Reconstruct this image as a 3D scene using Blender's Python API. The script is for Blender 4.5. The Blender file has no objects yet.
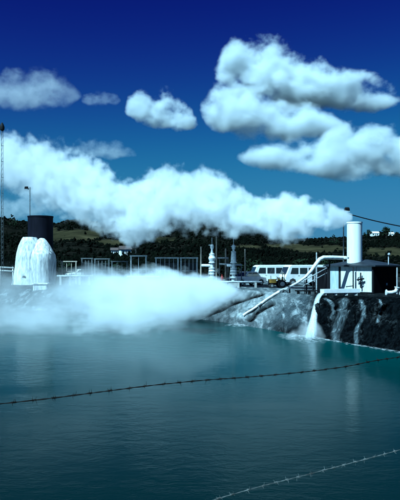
import bpy, bmesh, math, random
from mathutils import Vector, Matrix, noise as mnoise
random.seed(7)
C = bpy.context.scene.collection
SC = bpy.context.scene
F = 650.0; EYE = 4.0; HZ = 265.0
def P(px, py, d):
    return Vector(((px-200)/F*d, d, EYE+(HZ-py)/F*d))
def lerp(a, b, t): return a+(b-a)*t
def sstep(a, b, x):
    t = min(1, max(0, (x-a)/(b-a))); return t*t*(3-2*t)
def interp(tab, x, smooth=True):
    """tab: rows (x, v1, v2..) sorted by x"""
    if x <= tab[0][0]: return list(tab[0][1:])
    for a, b in zip(tab, tab[1:]):
        if x <= b[0]:
            t = (x-a[0])/(b[0]-a[0])
            if smooth: t = lerp(t, t*t*(3-2*t), .6)
            return [lerp(p, q, t) for p, q in zip(a[1:], b[1:])]
    return list(tab[-1][1:])

# ------------------------------------------------------------------ materials
def nodes(m):
    m.use_nodes = True
    nt = m.node_tree; nt.nodes.clear()
    return nt, nt.nodes, nt.links
def mat(name, col, rough=.7, metal=0, var=.25, scale=3.0, col2=None, bump=.15, bscale=None, spec=.3, stretch=None):
    """noise-mottled principled material in object coordinates"""
    m = bpy.data.materials.new(name); nt, N, L = nodes(m)
    out = N.new('ShaderNodeOutputMaterial'); b = N.new('ShaderNodeBsdfPrincipled'); L.new(b.outputs[0], out.inputs[0])
    b.inputs['Roughness'].default_value = rough; b.inputs['Metallic'].default_value = metal
    b.inputs['Specular IOR Level'].default_value = spec
    tc = N.new('ShaderNodeTexCoord'); src = tc.outputs['Object']
    if stretch:
        mp = N.new('ShaderNodeMapping'); mp.inputs['Scale'].default_value = stretch
        L.new(src, mp.inputs[0]); src = mp.outputs[0]
    n = N.new('ShaderNodeTexNoise'); n.inputs['Scale'].default_value = scale; n.inputs['Detail'].default_value = 5; n.inputs['Roughness'].default_value = .62
    L.new(src, n.inputs['Vector'])
    r = N.new('ShaderNodeValToRGB'); r.color_ramp.elements[0].position = .32; r.color_ramp.elements[1].position = .68
    c2 = col2 or tuple(max(0, c*(1-var)) for c in col)
    c1 = col if col2 else tuple(min(1, c*(1+var*.5)) for c in col)
    r.color_ramp.elements[0].color = (*c2, 1); r.color_ramp.elements[1].color = (*c1, 1)
    L.new(n.outputs[0], r.inputs[0]); L.new(r.outputs[0], b.inputs['Base Color'])
    if bump:
        bp = N.new('ShaderNodeBump'); bp.inputs['Strength'].default_value = bump; bp.inputs['Distance'].default_value = .05
        if bscale:
            n2 = N.new('ShaderNodeTexNoise'); n2.inputs['Scale'].default_value = bscale; n2.inputs['Detail'].default_value = 4
            L.new(src, n2.inputs['Vector']); L.new(n2.outputs[0], bp.inputs['Height'])
        else: L.new(n.outputs[0], bp.inputs['Height'])
        L.new(bp.outputs[0], b.inputs['Normal'])
    return m
M = {}
M['white_paint'] = mat('white_paint', (.78,.78,.77), .4, scale=2, col2=(.62,.62,.6), bump=.05)
M['white_pipe'] = mat('white_pipe', (.8,.8,.78), .5, scale=5, col2=(.55,.55,.52))
M['stack_white'] = mat('stack_white', (.82,.82,.8), .5, scale=2.5, col2=(.7,.7,.68), stretch=(2,2,.25))
M['crust'] = mat('silica_crusted_metal', (.8,.8,.78), .85, scale=3.0, col2=(.27,.28,.29), bump=1.0, stretch=(1.6,1.6,.28))
M['dark_drum'] = mat('dark_drum_steel', (.009,.009,.016), .6, spec=.05, scale=2.2, col2=(.004,.004,.007), stretch=(1.5,1.5,.2))
M['roof'] = mat('dark_roof_sheet', (.03,.035,.045), .5, scale=1.5, col2=(.014,.016,.02), spec=.15)
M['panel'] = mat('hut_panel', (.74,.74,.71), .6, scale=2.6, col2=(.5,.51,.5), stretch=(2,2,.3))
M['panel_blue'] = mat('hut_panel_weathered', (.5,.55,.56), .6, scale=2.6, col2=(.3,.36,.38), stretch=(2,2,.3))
M['dark_board'] = mat('dark_shaded_boards', (.008,.008,.009), .9, spec=.03, scale=3, col2=(.003,.003,.004), stretch=(3,3,.4))  # near-black boards; shade on the hut side is mixed into this colour
M['black_steel'] = mat('black_steel', (.012,.012,.014), .6, scale=4, spec=.08)
M['grey_steel'] = mat('grey_steel', (.14,.15,.155), .5, scale=4, col2=(.05,.055,.06))
M['galv'] = mat('galvanised_steel', (.5,.52,.53), .5, scale=6, col2=(.22,.23,.24))
M['silver_valve'] = mat('silver_painted_valve', (.74,.76,.76), .45, scale=5, col2=(.42,.44,.45))
M['wood_post'] = mat('weathered_timber', (.42,.38,.31), .8, scale=5, col2=(.2,.17,.13), stretch=(4,4,.5))
M['mesh_panel'] = mat('dark_wire_mesh', (.035,.04,.045), .7, scale=6)
M['glass'] = mat('dark_window_glass', (.02,.025,.03), .08, bump=0, spec=.6)
M['rubber'] = mat('black_rubber', (.02,.02,.02), .8)
M['yellow'] = mat('yellow_machine_paint', (.62,.4,.06), .5, scale=4, col2=(.36,.22,.04))
M['red'] = mat('red_valve_paint', (.28,.04,.035), .6, scale=4)
M['chrome'] = mat('hub_metal', (.5,.5,.5), .35, metal=.6)
M['lamp_glass'] = mat('lamp_lens', (.3,.33,.35), .2, bump=0)
M['rust_wire'] = mat('rusted_wire', (.014,.011,.01), .9, scale=30, spec=.03)
M['bare_wire'] = mat('galvanised_wire', (.2,.2,.19), .6, scale=9, spec=.1, col2=(.02,.018,.016))
M['bark'] = mat('bark', (.06,.05,.04), .9)
M['leaf'] = mat('dark_foliage', (.02,.028,.014), .9, scale=.6, col2=(.006,.01,.006), bump=0, spec=.02)
M['leaf_far'] = mat('scrub_foliage', (.0045,.0055,.0035), .95, scale=.03, col2=(.0012,.0016,.0014), bump=0, spec=0)
M['house_wall'] = mat('pale_house_wall', (.75,.75,.72), .7)
M['house_roof'] = mat('house_roof', (.08,.06,.055), .7)
M['concrete'] = mat('stained_concrete', (.36,.36,.34), .85, scale=2)
M['cable'] = mat('black_cable', (.006,.006,.008), .9, spec=.02)

# ------------------------------------------------------------------ mesh builder
class MB:
    def __init__(s): s.bm = bmesh.new()
    def box(s, c, size, rz=0, bev=0, rot=None, taper=None):
        g = bmesh.ops.create_cube(s.bm, size=1); vs = g['verts']
        if taper:
            for v in vs:
                if v.co.z > 0: v.co.x *= taper[0]; v.co.y *= taper[1]
        mt = Matrix.Translation(c) @ (rot if rot else Matrix.Rotation(rz, 4, 'Z')) @ Matrix.Diagonal((*size, 1))
        bmesh.ops.transform(s.bm, matrix=mt, verts=vs)
        if bev:
            es = {e for v in vs for e in v.link_edges}
            bmesh.ops.bevel(s.bm, geom=list(es), offset=bev, segments=2, affect='EDGES', profile=.6)
        return s
    def tube(s, pts, r, seg=10, cap=True):
        pts = [Vector(p) for p in pts]; n = len(pts)
        rr = r if isinstance(r, (list, tuple)) else [r]*n
        rings = []
        up = Vector((0,0,1))
        for i, p in enumerate(pts):
            t = (pts[min(i+1,n-1)]-pts[max(i-1,0)]).normalized()
            a = t.cross(up)
            if a.length < .05: a = t.cross(Vector((0,1,0)))
            a.normalize(); b = t.cross(a).normalized()
            rings.append([s.bm.verts.new(p+(a*math.cos(2*math.pi*k/seg)+b*math.sin(2*math.pi*k/seg))*rr[i]) for k in range(seg)])
        for A, B in zip(rings, rings[1:]):
            for k in range(seg):
                f = s.bm.faces.new((A[k], A[(k+1)%seg], B[(k+1)%seg], B[k])); f.smooth = True
        if cap:
            s.bm.faces.new(rings[0]); s.bm.faces.new(list(reversed(rings[-1])))
        return s
    def lathe(s, c, prof, seg=24, jit=0, capb=True, capt=True, sq=1.0):
        """prof: (r, z) rows about vertical axis at c"""
        c = Vector(c); rings = []
        for j, (r, z) in enumerate(prof):
            ring = []
            for k in range(seg):
                a = 2*math.pi*k/seg
                q = r*(1+jit*mnoise.noise(Vector((math.cos(a)*1.7, math.sin(a)*1.7, z*.8+c.x))))
                ring.append(s.bm.verts.new(c+Vector((math.cos(a)*q, math.sin(a)*q*sq, z+jit*.6*mnoise.noise(Vector((math.cos(a)*2, math.sin(a)*2, 9+z)))))))
            rings.append(ring)
        for A, B in zip(rings, rings[1:]):
            for k in range(seg):
                f = s.bm.faces.new((A[k], A[(k+1)%seg], B[(k+1)%seg], B[k])); f.smooth = True
        if capb: s.bm.faces.new(list(reversed(rings[0])))
        if capt: s.bm.faces.new(rings[-1])
        return s
    def disc(s, c, axis, r, w, seg=18, hole=0):
        """short cylinder about a horizontal axis"""
        ax = Vector(axis).normalized(); c = Vector(c)
        return s.tube([c-ax*w/2, c+ax*w/2], r, seg)
    def wheel_ring(s, c, axis, r, rt=.02, seg=18, spokes=4):
        ax = Vector(axis).normalized(); u = ax.orthogonal().normalized(); v = ax.cross(u); c = Vector(c)
        pts = [c+(u*math.cos(2*math.pi*k/seg)+v*math.sin(2*math.pi*k/seg))*r for k in range(seg+1)]
        s.tube(pts, rt, 6)
        for k in range(spokes):
            a = 2*math.pi*k/spokes; s.tube([c, c+(u*math.cos(a)+v*math.sin(a))*r], rt*.8, 5)
        return s
    def prism(s, pts2, y0, y1, xform=None):
        """outline (x, z) extruded from y0 to y1"""
        A = [s.bm.verts.new((x, y0, z)) for x, z in pts2]; B = [s.bm.verts.new((x, y1, z)) for x, z in pts2]
        n = len(A)
        fs = [s.bm.faces.new(A), s.bm.faces.new(list(reversed(B)))]
        for k in range(n): fs.append(s.bm.faces.new((A[k], B[k], B[(k+1)%n], A[(k+1)%n])))
        if xform: bmesh.ops.transform(s.bm, matrix=xform, verts=A+B)
        return s
    def build(s, name, m, parent=None, smooth=None, bevel=0):
        bmesh.ops.recalc_face_normals(s.bm, faces=s.bm.faces)
        for e in s.bm.edges:
            if len(e.link_faces) == 2 and e.calc_face_angle(0) > .62: e.smooth = False
        me = bpy.data.meshes.new(name); s.bm.to_mesh(me); s.bm.free()
        o = bpy.data.objects.new(name, me); C.objects.link(o); me.materials.append(m)
        if parent: o.parent = parent
        if bevel:
            bv = o.modifiers.new('bevel', 'BEVEL'); bv.width = bevel; bv.segments = 2; bv.limit_method = 'ANGLE'
        return o
def tag(o, label=None, cat=None, group=None, kind=None):
    if label: o['label'] = label
    if cat: o['category'] = cat
    if group: o['group'] = group
    if kind: o['kind'] = kind
    return o
def empty(name, loc, rz=0):
    o = bpy.data.objects.new(name, None); C.objects.link(o); o.location = loc; o.rotation_euler.z = rz
    return o
def copy_tree(o, parent=None):
    c = o.copy(); C.objects.link(c)
    if parent: c.parent = parent
    for ch in list(o.children): copy_tree(ch, c)
    return c

# ------------------------------------------------------------------ volumes (steam, mist, clouds)
def vapour(name, ctrl, dfun, wfac, wconst, nscale, k, dens, label=None, cat=None, kind='stuff', group=None,
           col=(.995,.995,.995), aniso=0.0, lo=.1, hi=.5, detail=4.0, rough=.58, zfloor=None, step=1.0, dtab=None, warp=0, zs=1.0, puff=0.0, hull=1.06, endk=1.6, fine=0.0, fs=2.4, fb=.5):
    rows = []
    for px, up, lw in ctrl:
        d = dfun(px); a = P(px, up, d); b = P(px, lw, d)
        rows.append((a.x, (a.z+b.z)/2, max(.02, (a.z-b.z)/2), d))
    rows.sort()
    x0, x1 = rows[0][0], rows[-1][0]
    NP = 28
    samp = [(x0+(x1-x0)*i/(NP-1),) + tuple(interp(rows, x0+(x1-x0)*i/(NP-1))) for i in range(NP)]
    zmin = min(r[1] for r in samp)-.01; zmax = max(r[1] for r in samp)+.01; hmax = max(r[2] for r in samp)
    ymin = min(r[3] for r in samp)-.01; ymax = max(r[3] for r in samp)+.01
    m = bpy.data.materials.new(name); nt, N, L = nodes(m)
    out = N.new('ShaderNodeOutputMaterial'); pv = N.new('ShaderNodeVolumePrincipled'); L.new(pv.outputs[0], out.inputs['Volume'])
    pv.inputs['Color'].default_value = (*col, 1); pv.inputs['Anisotropy'].default_value = aniso
    def math_(op, a, b=None, c=None, clamp=False):
        n = N.new('ShaderNodeMath'); n.operation = op; n.use_clamp = clamp
        for i, v in enumerate((a, b, c)):
            if v is None: continue
            if isinstance(v, (int, float)): n.inputs[i].default_value = v
            else: L.new(v, n.inputs[i])
        return n.outputs[0]
    tc = N.new('ShaderNodeTexCoord'); sep = N.new('ShaderNodeSeparateXYZ'); L.new(tc.outputs['Object'], sep.inputs[0])
    X, Y, Z = sep.outputs
    t = math_('MULTIPLY_ADD', X, 1/(x1-x0), -x0/(x1-x0), clamp=True)
    def curve(vals):
        fc = N.new('ShaderNodeFloatCurve'); cm = fc.mapping; cv = cm.curves[0]
        for i, v in enumerate(vals):
            tt = i/(NP-1)
            if i == 0: cv.points[0].location = (0, v)
            elif i == NP-1: cv.points[-1].location = (1, v)
            else: cv.points.new(tt, v)
        for p in cv.points: p.handle_type = 'VECTOR'
        cm.update(); L.new(t, fc.inputs['Value']); return fc.outputs[0]
    zc = math_('MULTIPLY_ADD', curve([(r[1]-zmin)/(zmax-zmin) for r in samp]), zmax-zmin, zmin)
    h = math_('MULTIPLY', curve([r[2]/hmax for r in samp]), hmax)
    yc = math_('MULTIPLY_ADD', curve([(r[3]-ymin)/(ymax-ymin) for r in samp]), ymax-ymin, ymin)
    w = math_('MULTIPLY_ADD', h, wfac, wconst)
    zc = math_('MULTIPLY_ADD', h, -(1-2*fb), zc)
    up_ = math_('DIVIDE', math_('SUBTRACT', Z, zc), h)
    dz = math_('MAXIMUM', math_('MULTIPLY', up_, .5/(1-fb)), math_('MULTIPLY', up_, -.5/fb))
    dy = math_('DIVIDE', math_('SUBTRACT', Y, yc), w)
    s = math_('SUBTRACT', math_('SUBTRACT', 1.0, math_('MULTIPLY', dz, dz)), math_('MULTIPLY', dy, dy))
    te = math_('MULTIPLY_ADD', t, 2.0, -1.0); te = math_('MULTIPLY', te, te); te = math_('MULTIPLY', te, te)
    s = math_('SUBTRACT', s, math_('MULTIPLY', math_('MULTIPLY', math_('MULTIPLY', te, te), te), endk))
    n = N.new('ShaderNodeTexNoise'); n.inputs['Scale'].default_value = nscale; n.inputs['Detail'].default_value = detail
    n.inputs['Roughness'].default_value = rough; n.inputs['Distortion'].default_value = warp
    mp = N.new('ShaderNodeMapping'); mp.inputs['Scale'].default_value = (1, 1, zs); L.new(tc.outputs['Object'], mp.inputs[0])
    L.new(mp.outputs[0], n.inputs['Vector'])
    if puff > 0:
        n0 = N.new('ShaderNodeTexNoise'); n0.inputs['Scale'].default_value = nscale*.9; n0.inputs['Detail'].default_value = 1.0; n0.inputs['Roughness'].default_value = .45
        L.new(mp.outputs[0], n0.inputs['Vector'])
        # folded noise: round puffs with creases between them
        bil = math_('SUBTRACT', math_('MULTIPLY', math_('ABSOLUTE', math_('SUBTRACT', n0.outputs[0], .5)), 3.2), .38)
        f = math_('ADD', s, math_('ADD', math_('MULTIPLY', math_('SUBTRACT', n.outputs[0], .5), k*2*(1-puff*.5)), math_('MULTIPLY', bil, k*2*puff)))
    else:
        f = math_('ADD', s, math_('MULTIPLY', math_('SUBTRACT', n.outputs[0], .5), k*2))
    if fine:
        # small turbulent wisps eat into the edges
        nf = N.new('ShaderNodeTexNoise'); nf.inputs['Scale'].default_value = nscale*fs; nf.inputs['Detail'].default_value = 5; nf.inputs['Roughness'].default_value = .62
        nf.inputs['Distortion'].default_value = 0; L.new(mp.outputs[0], nf.inputs['Vector'])
        f = math_('ADD', f, math_('MULTIPLY', math_('SUBTRACT', nf.outputs[0], .53), fine*2))
    mr = N.new('ShaderNodeMapRange'); mr.interpolation_type = 'SMOOTHSTEP'
    mr.inputs['From Min'].default_value = lo; mr.inputs['From Max'].default_value = hi
    mr.inputs['To Min'].default_value = 0; mr.inputs['To Max'].default_value = dens; L.new(f, mr.inputs['Value'])
    dn = mr.outputs[0]
    if dtab:
        dd = [interp(dtab, 200+F*r[0]/r[3])[0] for r in samp]
        dn = math_('MULTIPLY', dn, curve(dd))
    L.new(dn, pv.inputs['Density'])
    m.cycles.volume_step_rate = step
    # hull hugging the density field
    bm = bmesh.new(); seg = 36; rings = []
    NX = 90
    for i in range(NX+1):
        x = x0+(x1-x0)*i/NX; _, zc_, h_, d_ = (x, *interp([(r[0], r[1], r[2], r[3]) for r in samp], x, False))
        w_ = h_*wfac+wconst
        ring = []
        for q in range(seg):
            a = 2*math.pi*q/seg
            p = Vector((x, d_+math.cos(a)*w_, zc_+math.sin(a)*h_))
            l = hull+.06*mnoise.noise(p*nscale*1.5)
            sa = math.sin(a)*2*((1-fb) if math.sin(a) > 0 else fb); v = Vector((x, d_+math.cos(a)*w_*l, zc_-(1-2*fb)*h_+sa*h_*l))
            if zfloor is not None: v.z = max(v.z, zfloor)
            ring.append(bm.verts.new(v))
        rings.append(ring)
    for A, B in zip(rings, rings[1:]):
        for q in range(seg): bm.faces.new((A[q], A[(q+1)%seg], B[(q+1)%seg], B[q]))
    bm.faces.new(rings[0]); bm.faces.new(list(reversed(rings[-1])))
    bmesh.ops.recalc_face_normals(bm, faces=bm.faces)
    me = bpy.data.meshes.new(name); bm.to_mesh(me); bm.free(); me.materials.append(m)
    o = bpy.data.objects.new(name, me); C.objects.link(o)
    tag(o, label, cat, group, kind)
    return o

PA, PB = 60.7, -.79
plume_d = lambda px: PA/(1-PB*(px-200)/F)
vapour('steam_plume', [(352,212,224),(344,207,227),(333,203,232),(315,190,238),(298,190,244),(283,188,249),(266,198,241),(249,194,240),(233,173,239),
    (219,164,238),(207,160,236),(195,166,235),(180,160,234),(166,157,238),(150,170,246),(133,176,251),(116,167,245),(98,153,234),(76,146,225),
    (50,138,213),(25,133,203),(0,125,193),(-25,116,183),(-45,123,166)], plume_d, .8, .1, .42, .8, 1.5,
    'white steam plume blowing left from the tall white stack', 'steam', lo=.1, hi=.75, detail=2, rough=.5, fine=.95, fs=2.4, col=(.96,.965,.97), dtab=[(-45,.2),(0,.3),(60,.4),(120,.75),(150,.7),(175,.5),(205,.6),(235,.9),(300,1.3),(352,1.7)], step=.1, puff=.3, hull=1.22, endk=.25)
vapour('low_mist', [(-70,274,345),(-30,268,345),(0,265,345),(45,264,344),(80,265,344),(112,264,342),(140,269,340),(160,267,336),(180,270,322),(198,273,310),(216,277,302),(234,283,299),(254,289,299)],
    lambda px: 50.0, 0, 13.0, .26, 2.0, .42, 'low white steam drifting over the pond by the far shore', 'steam', lo=.08, hi=1.3, zfloor=-.3, step=.14, detail=2, rough=.5, fine=1.8, fs=2.4, col=(.94,.95,.955), zs=1.4, hull=1.28,
    dtab=[(-70,.1),(0,.15),(50,.2),(85,.6),(125,1.7),(200,2.1),(254,1.2)])
vapour('low_mist', [(-80,306,352),(-30,302,352),(20,303,350),(70,300,350),(120,301,348),(160,304,344),(195,310,338)],
    lambda px: 41.0, 0, 6.5, .3, 2.0, .16, 'thin veil of steam trailing over the water in front of the fog bank', 'steam', lo=.15, hi=1.3, zfloor=-.3, step=.2, detail=2, rough=.5, fine=.8, fs=4, col=(.95,.96,.965), zs=1.8, hull=1.25)
SKYD = 2000.0
def cloud(ctrl, label, dens=.06, d=SKYD, k=1.15, ns=.0072, wf=.8, lo=.06, hi=1.05, puff=.36, zs=1.2, step=.13, fine=1.0):
    vapour('cumulus_cloud', ctrl, lambda px: d, wf, 5, ns, k, dens, label, 'cloud', 'thing', 'clouds in the blue sky', step=step, lo=lo, hi=hi, detail=2, rough=.5, col=(.9,.92,.93), fine=fine, puff=puff, hull=1.3, zs=zs, fb=.3, fs=2.8)
cloud([(207,56,74),(216,46,88),(228,42,98),(245,38,106),(268,38,110),(290,46,112),(315,51,114),(345,62,114),(370,72,114),(394,80,113),(416,90,109)],
      'largest cumulus cloud, wide bright heap at the upper right', d=2150)
cloud([(196,92,112),(203,82,124),(210,76,134),(235,84,142),(260,93,146),(290,95,146),(315,99,144),(335,109,140),(356,121,135)],
      'grey based cumulus cloud crowding under the largest one', d=1950)
cloud([(122,104,114),(129,95,120),(140,88,126),(151,93,128),(162,86,130),(177,95,132),(190,106,132),(200,116,128)], 'small white cumulus cloud left of the largest one', d=1900, ns=.012)
cloud([(232,152,160),(250,142,168),(280,136,174),(310,132,178),(340,127,180),(370,118,180),(405,115,178),(440,122,170),(460,135,155)], 'long bright cumulus cloud just beneath the largest one', d=1750)
cloud([(-30,84,94),(-8,72,108),(20,66,112),(45,62,112),(66,72,108),(84,88,98)], 'faint thin cloud high at the left edge of the sky', dens=.009, d=2300, k=1.3, puff=.2, hi=1.2, fine=1.4, step=.16)
cloud([(80,95,103),(90,91,106),(102,90,107),(113,92,106),(122,96,103)], 'tiny faint wisp of cloud between two larger clouds', dens=.009, d=2300, ns=.012, k=1.0, puff=.1, hi=1.3, fine=1.5, step=.16)
cloud([(62,146,154),(85,136,160),(110,138,160),(140,150,157)], 'thin pale cloud above the steam plume', dens=.012, d=2100, ns=.01, k=1.2, puff=.15, hi=1.2, fine=1.4, step=.16)
cloud([(-30,200,210),(-5,188,222),(25,186,222),(50,194,220),(70,206,214)], 'low pale cloud behind the lamp pole and dark drum', dens=.009, d=2600, ns=.009, k=1.2, puff=.2, hi=1.2, fine=1.4, step=.16)

# ------------------------------------------------------------------ ground, bank, water
WL = [(-400,58),(-150,57),(-60,55),(0,54),(100,52),(170,50),(190,49),(215,46.4),(240,43.3),(270,40),(300,36.6),(320,35.6),(345,33.3),(370,31.7),(400,29.9),(430,28.6),(520,26),(700,24)]
CR = [(-400,66,1.6),(-150,65,1.6),(0,62,1.7),(170,58,2.0),(190,57,2.05),(215,54,2.1),(240,50,2.1),(270,46,2.08),(300,42,2.1),(320,40,2.12),(345,38,2.18),(370,36,2.25),(400,33.7,2.28),(430,32.2,2.3),(520,29,2.4),(700,27,2.4)]
GZ = 1.9
STREAK = [[(361,301),(361,309),(362,316),(359,325),(356.5,333),(356,342)],[(344,301),(343,309),(341,317),(337,325),(336,333),(337,342)],[(326,299),(331,303),(333,309),(332,317)],[(379,300),(380,312),(378,322)]]
STW = [2.2, 4.5, 2.0, 1.2]
GULLY = [[(178,317),(190,315),(205,309),(215,301),(236,293)],[(186,319),(204,315),(222,307),(240,299),(262,293)],[(250,319),(258,310),(272,303)]]
def seg_d(p, a, b):
    ax, ay = a; bx, by = b; px, py = p
    t = max(0, min(1, ((px-ax)*(bx-ax)+(py-ay)*(by-ay))/((bx-ax)**2+(by-ay)**2)))
    return math.hypot(px-ax-t*(bx-ax), (py-ay-t*(by-ay))*1.4)
bm = bmesh.new()
lay = bm.verts.layers.float_color.new('tone')
pxs = [-400+10*i for i in range(55)] + [150+1.25*i for i in range(220)] + [425+10*i for i in range(29)]
vs_ = [-.18,-.05,0]+[i/40 for i in range(1,41)]
rows = []
for px in pxs:
    dw = interp(WL, px, False)[0]; dc, zc = interp(CR, px, False)
    cliff = sstep(303, 318, px)
    col = []
    for v in vs_:
        if v < 0: d, z = dw+(dc-dw)*v*1.2, v*3
        else:
            d = lerp(dw, dc, v); z = zc*lerp(v**.8, 1-(1-v)**2.4, cliff)
        p = Vector(((px-200)/F*d, d, z))
        if 0 <= v < 1:
            n1 = mnoise.fractal(Vector((p.x*.55, p.y*.55, z*1.2)), .9, 2.1, 5)
            n2 = mnoise.fractal(Vector((p.x*2.1, p.y*2.1, z*3)), .8, 2.2, 4)
            p.z += n2*.07*min(1, v*8)*math.sin(math.pi*min(1, v+.1)); p.y -= n2*.16*cliff*math.sin(math.pi*v)
            p.z += n1*lerp(.2+.14*sstep(240,290,px), .3, cliff)*math.sin(math.pi*min(1, v+.06))
            p.y += -n1*lerp(.1, .75, cliff)*math.sin(math.pi*v)
        sy = HZ+(EYE-p.z)*F/p.y; sx = px
        g = min(seg_d((sx, sy), a, b) for G in GULLY for a, b in zip(G, G[1:])) if v >= 0 else 99
        gul = (1-sstep(1.0, 4.2+2.5*(1-v if v > 0 else 0), g+1.6*mnoise.noise(p*1.6)))*(1-cliff)*.97
        p.z -= gul*.22*min(1, max(0, v)*6)
        edge = (1-sstep(.03, .16+.2*sstep(255,290,px), v+.09*mnoise.noise(p*1.7)))*max(sstep(262, 285, px), 1-sstep(178, 200, px), .25) if v >= 0 else 1
        mid = max(sstep(232, 300, px+24*mnoise.noise(p*.8)-45*(v-.4))*.95, (1-sstep(95, 165, px))*.95)
        # r: wet dark rock, g: grey stain amount
        vtx = bm.verts.new(p); stk = max((1-sstep(.25*wd, wd*1.3, min(seg_d((sx, sy), a, b) for a, b in zip(G, G[1:]))+wd*.6*mnoise.noise(p*1.9)))*(1 if wd < 4 else .7) for G, wd in zip(STREAK, STW)) if (v >= 0 and 315 < px < 390) else 0
        vtx[lay] = (max(cliff*.97, gul, edge*.9), mid, stk, 1); col.append(vtx)
    # plateau beyond the crest
    for q, (dd, zz) in enumerate(((1.0, zc-.02), (2.5, lerp(zc, GZ, .5)), (5, GZ), (10, GZ), (20, GZ), (45, GZ))):
        d = dc+dd; vtx = bm.verts.new(((px-200)/F*d, d, zz+.05*mnoise.noise(Vector((px*.1, d, 0)))*(1 if q < 3 else 0))); vtx[lay] = (max(lerp(0, .93, cliff), (.75*(1-sstep(100,190,px)))), .6, 0, 1); col.append(vtx)
    rows.append(col)
for A, B in zip(rows, rows[1:]):
    for k in range(len(A)-1):
        f = bm.faces.new((A[k], B[k], B[k+1], A[k+1])); f.smooth = True
bmesh.ops.recalc_face_normals(bm, faces=bm.faces)
me = bpy.data.meshes.new('bank'); bm.to_mesh(me); bm.free()
m = bpy.data.materials.new('silica_and_wet_rock'); nt, N, L = nodes(m)
out = N.new('ShaderNodeOutputMaterial'); b = N.new('ShaderNodeBsdfPrincipled'); L.new(b.outputs[0], out.inputs[0])
at = N.new('ShaderNodeVertexColor'); at.layer_name = 'tone'; sp = N.new('ShaderNodeSeparateColor'); L.new(at.outputs[0], sp.inputs[0])
tc = N.new('ShaderNodeTexCoord')
def nz(scale, detail=6, r=.65, vec=None, dist=0):
    n = N.new('ShaderNodeTexNoise'); n.inputs['Scale'].default_value = scale; n.inputs['Detail'].default_value = detail; n.inputs['Roughness'].default_value = r
    n.inputs['Distortion'].default_value = dist
    L.new(vec or tc.outputs['Object'], n.inputs['Vector']); return n.outputs[0]
def ramp(src, stops):
    r = N.new('ShaderNodeValToRGB'); e = r.color_ramp.elements
    while len(e) < len(stops): e.new(.5)
    for q, (p, c) in enumerate(stops): e[q].position = p; e[q].color = (*c, 1)
    L.new(src, r.inputs[0]); return r.outputs[0]
def mixc(fac, a, bb):
    n = N.new('ShaderNodeMix'); n.data_type = 'RGBA'
    for i, v in ((0, fac), (6, a), (7, bb)):
        if isinstance(v, tuple): n.inputs[i].default_value = (*v, 1)
        elif isinstance(v, float): n.inputs[i].default_value = v
        else: L.new(v, n.inputs[i])
    return n.outputs[2]
def mth(op, a, bb=None, clamp=False):
    n = N.new('ShaderNodeMath'); n.operation = op; n.use_clamp = clamp
    for i, v in enumerate((a, bb)):
        if v is None: continue
        if isinstance(v, (int, float)): n.inputs[i].default_value = v
        else: L.new(v, n.inputs[i])
    return n.outputs[0]
big = nz(.9, 7, .7); fine = nz(5, 6, .7); rock = nz(2.2, 7, .68, dist=.5)
sil = ramp(big, [(.33, (.1,.115,.12)), (.5, (.27,.29,.295)), (.68, (.55,.56,.55))])
stain = ramp(fine, [(.33, (.014,.018,.022)), (.58, (.055,.066,.074)), (.8, (.26,.29,.3))])
rv = N.new('ShaderNodeMapping'); rv.inputs['Scale'].default_value = (1.5, .32, .8); rv.inputs['Rotation'].default_value = (0, 0, .5); L.new(tc.outputs['Object'], rv.inputs[0])
run = nz(1.5, 6, .68, rv.outputs[0], .5)
sil = mixc(ramp(run, [(.42, (.75,.75,.75)), (.6, (0,0,0))]), sil, stain)
stain = mixc(ramp(run, [(.52, (0,0,0)), (.72, (.8,.8,.8))]), stain, (.42,.45,.46))
pale = mixc(mth('MULTIPLY', sp.outputs[1], mth('MULTIPLY_ADD', big, 1.3, ), True), sil, stain)
wet = ramp(rock, [(.4, (.0008,.001,.0014)), (.6, (.002,.0024,.003)), (.7, (.006,.007,.0085)), (.8, (.05,.056,.06))])
sv = N.new('ShaderNodeMapping'); sv.inputs['Scale'].default_value = (2.2, 2.2, .5); L.new(tc.outputs['Object'], sv.inputs[0])
streak = nz(2.4, 6, .7, sv.outputs[0], .4)
scol = ramp(streak, [(.36, (.012,.014,.016)), (.56, (.09,.105,.115)), (.72, (.5,.53,.54))])
wet = mixc(mth('MULTIPLY', sp.outputs[2], mth('MULTIPLY_ADD', rock, 1.7), True), wet, scol)
fac = mth('ADD', sp.outputs[0], mth('MULTIPLY', mth('SUBTRACT', fine, .5), .8), True)
L.new(mixc(fac, pale, wet), b.inputs['Base Color'])
b.inputs['Roughness'].default_value = .9; b.inputs['Specular IOR Level'].default_value = 0
bp = N.new('ShaderNodeBump'); bp.inputs['Strength'].default_value = .8; bp.inputs['Distance'].default_value = .15
L.new(mth('ADD', big, mth('MULTIPLY', fine, .4)), bp.inputs['Height']); L.new(bp.outputs[0], b.inputs['Normal'])
me.materials.append(m); o = bpy.data.objects.new('bank', me); C.objects.link(o)
tag(o, kind='structure', label='pale silica crusted shore turning to dark wet rock at the right')

# ground sheet to the horizon
mg = mat('dry_flat_ground', (.03,.028,.022), .95, spec=.03, scale=.12, col2=(.007,.007,.007), bump=.3, bscale=2)
def sheet(name, pts, z, m):
    bm = bmesh.new(); bm.faces.new([bm.verts.new((x, y, z)) for x, y in pts])
    bmesh.ops.recalc_face_normals(bm, faces=bm.faces)
    if bm.faces[:][0].normal.z < 0: bmesh.ops.reverse_faces(bm, faces=bm.faces[:])
    me = bpy.data.meshes.new(name); bm.to_mesh(me); bm.free(); me.materials.append(m)
    o = bpy.data.objects.new(name, me); C.objects.link(o); tag(o, kind='structure'); return o
sheet('ground', [(-4000,70),(4000,70),(4000,6000),(-4000,6000)], GZ-.03, mg)
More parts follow.
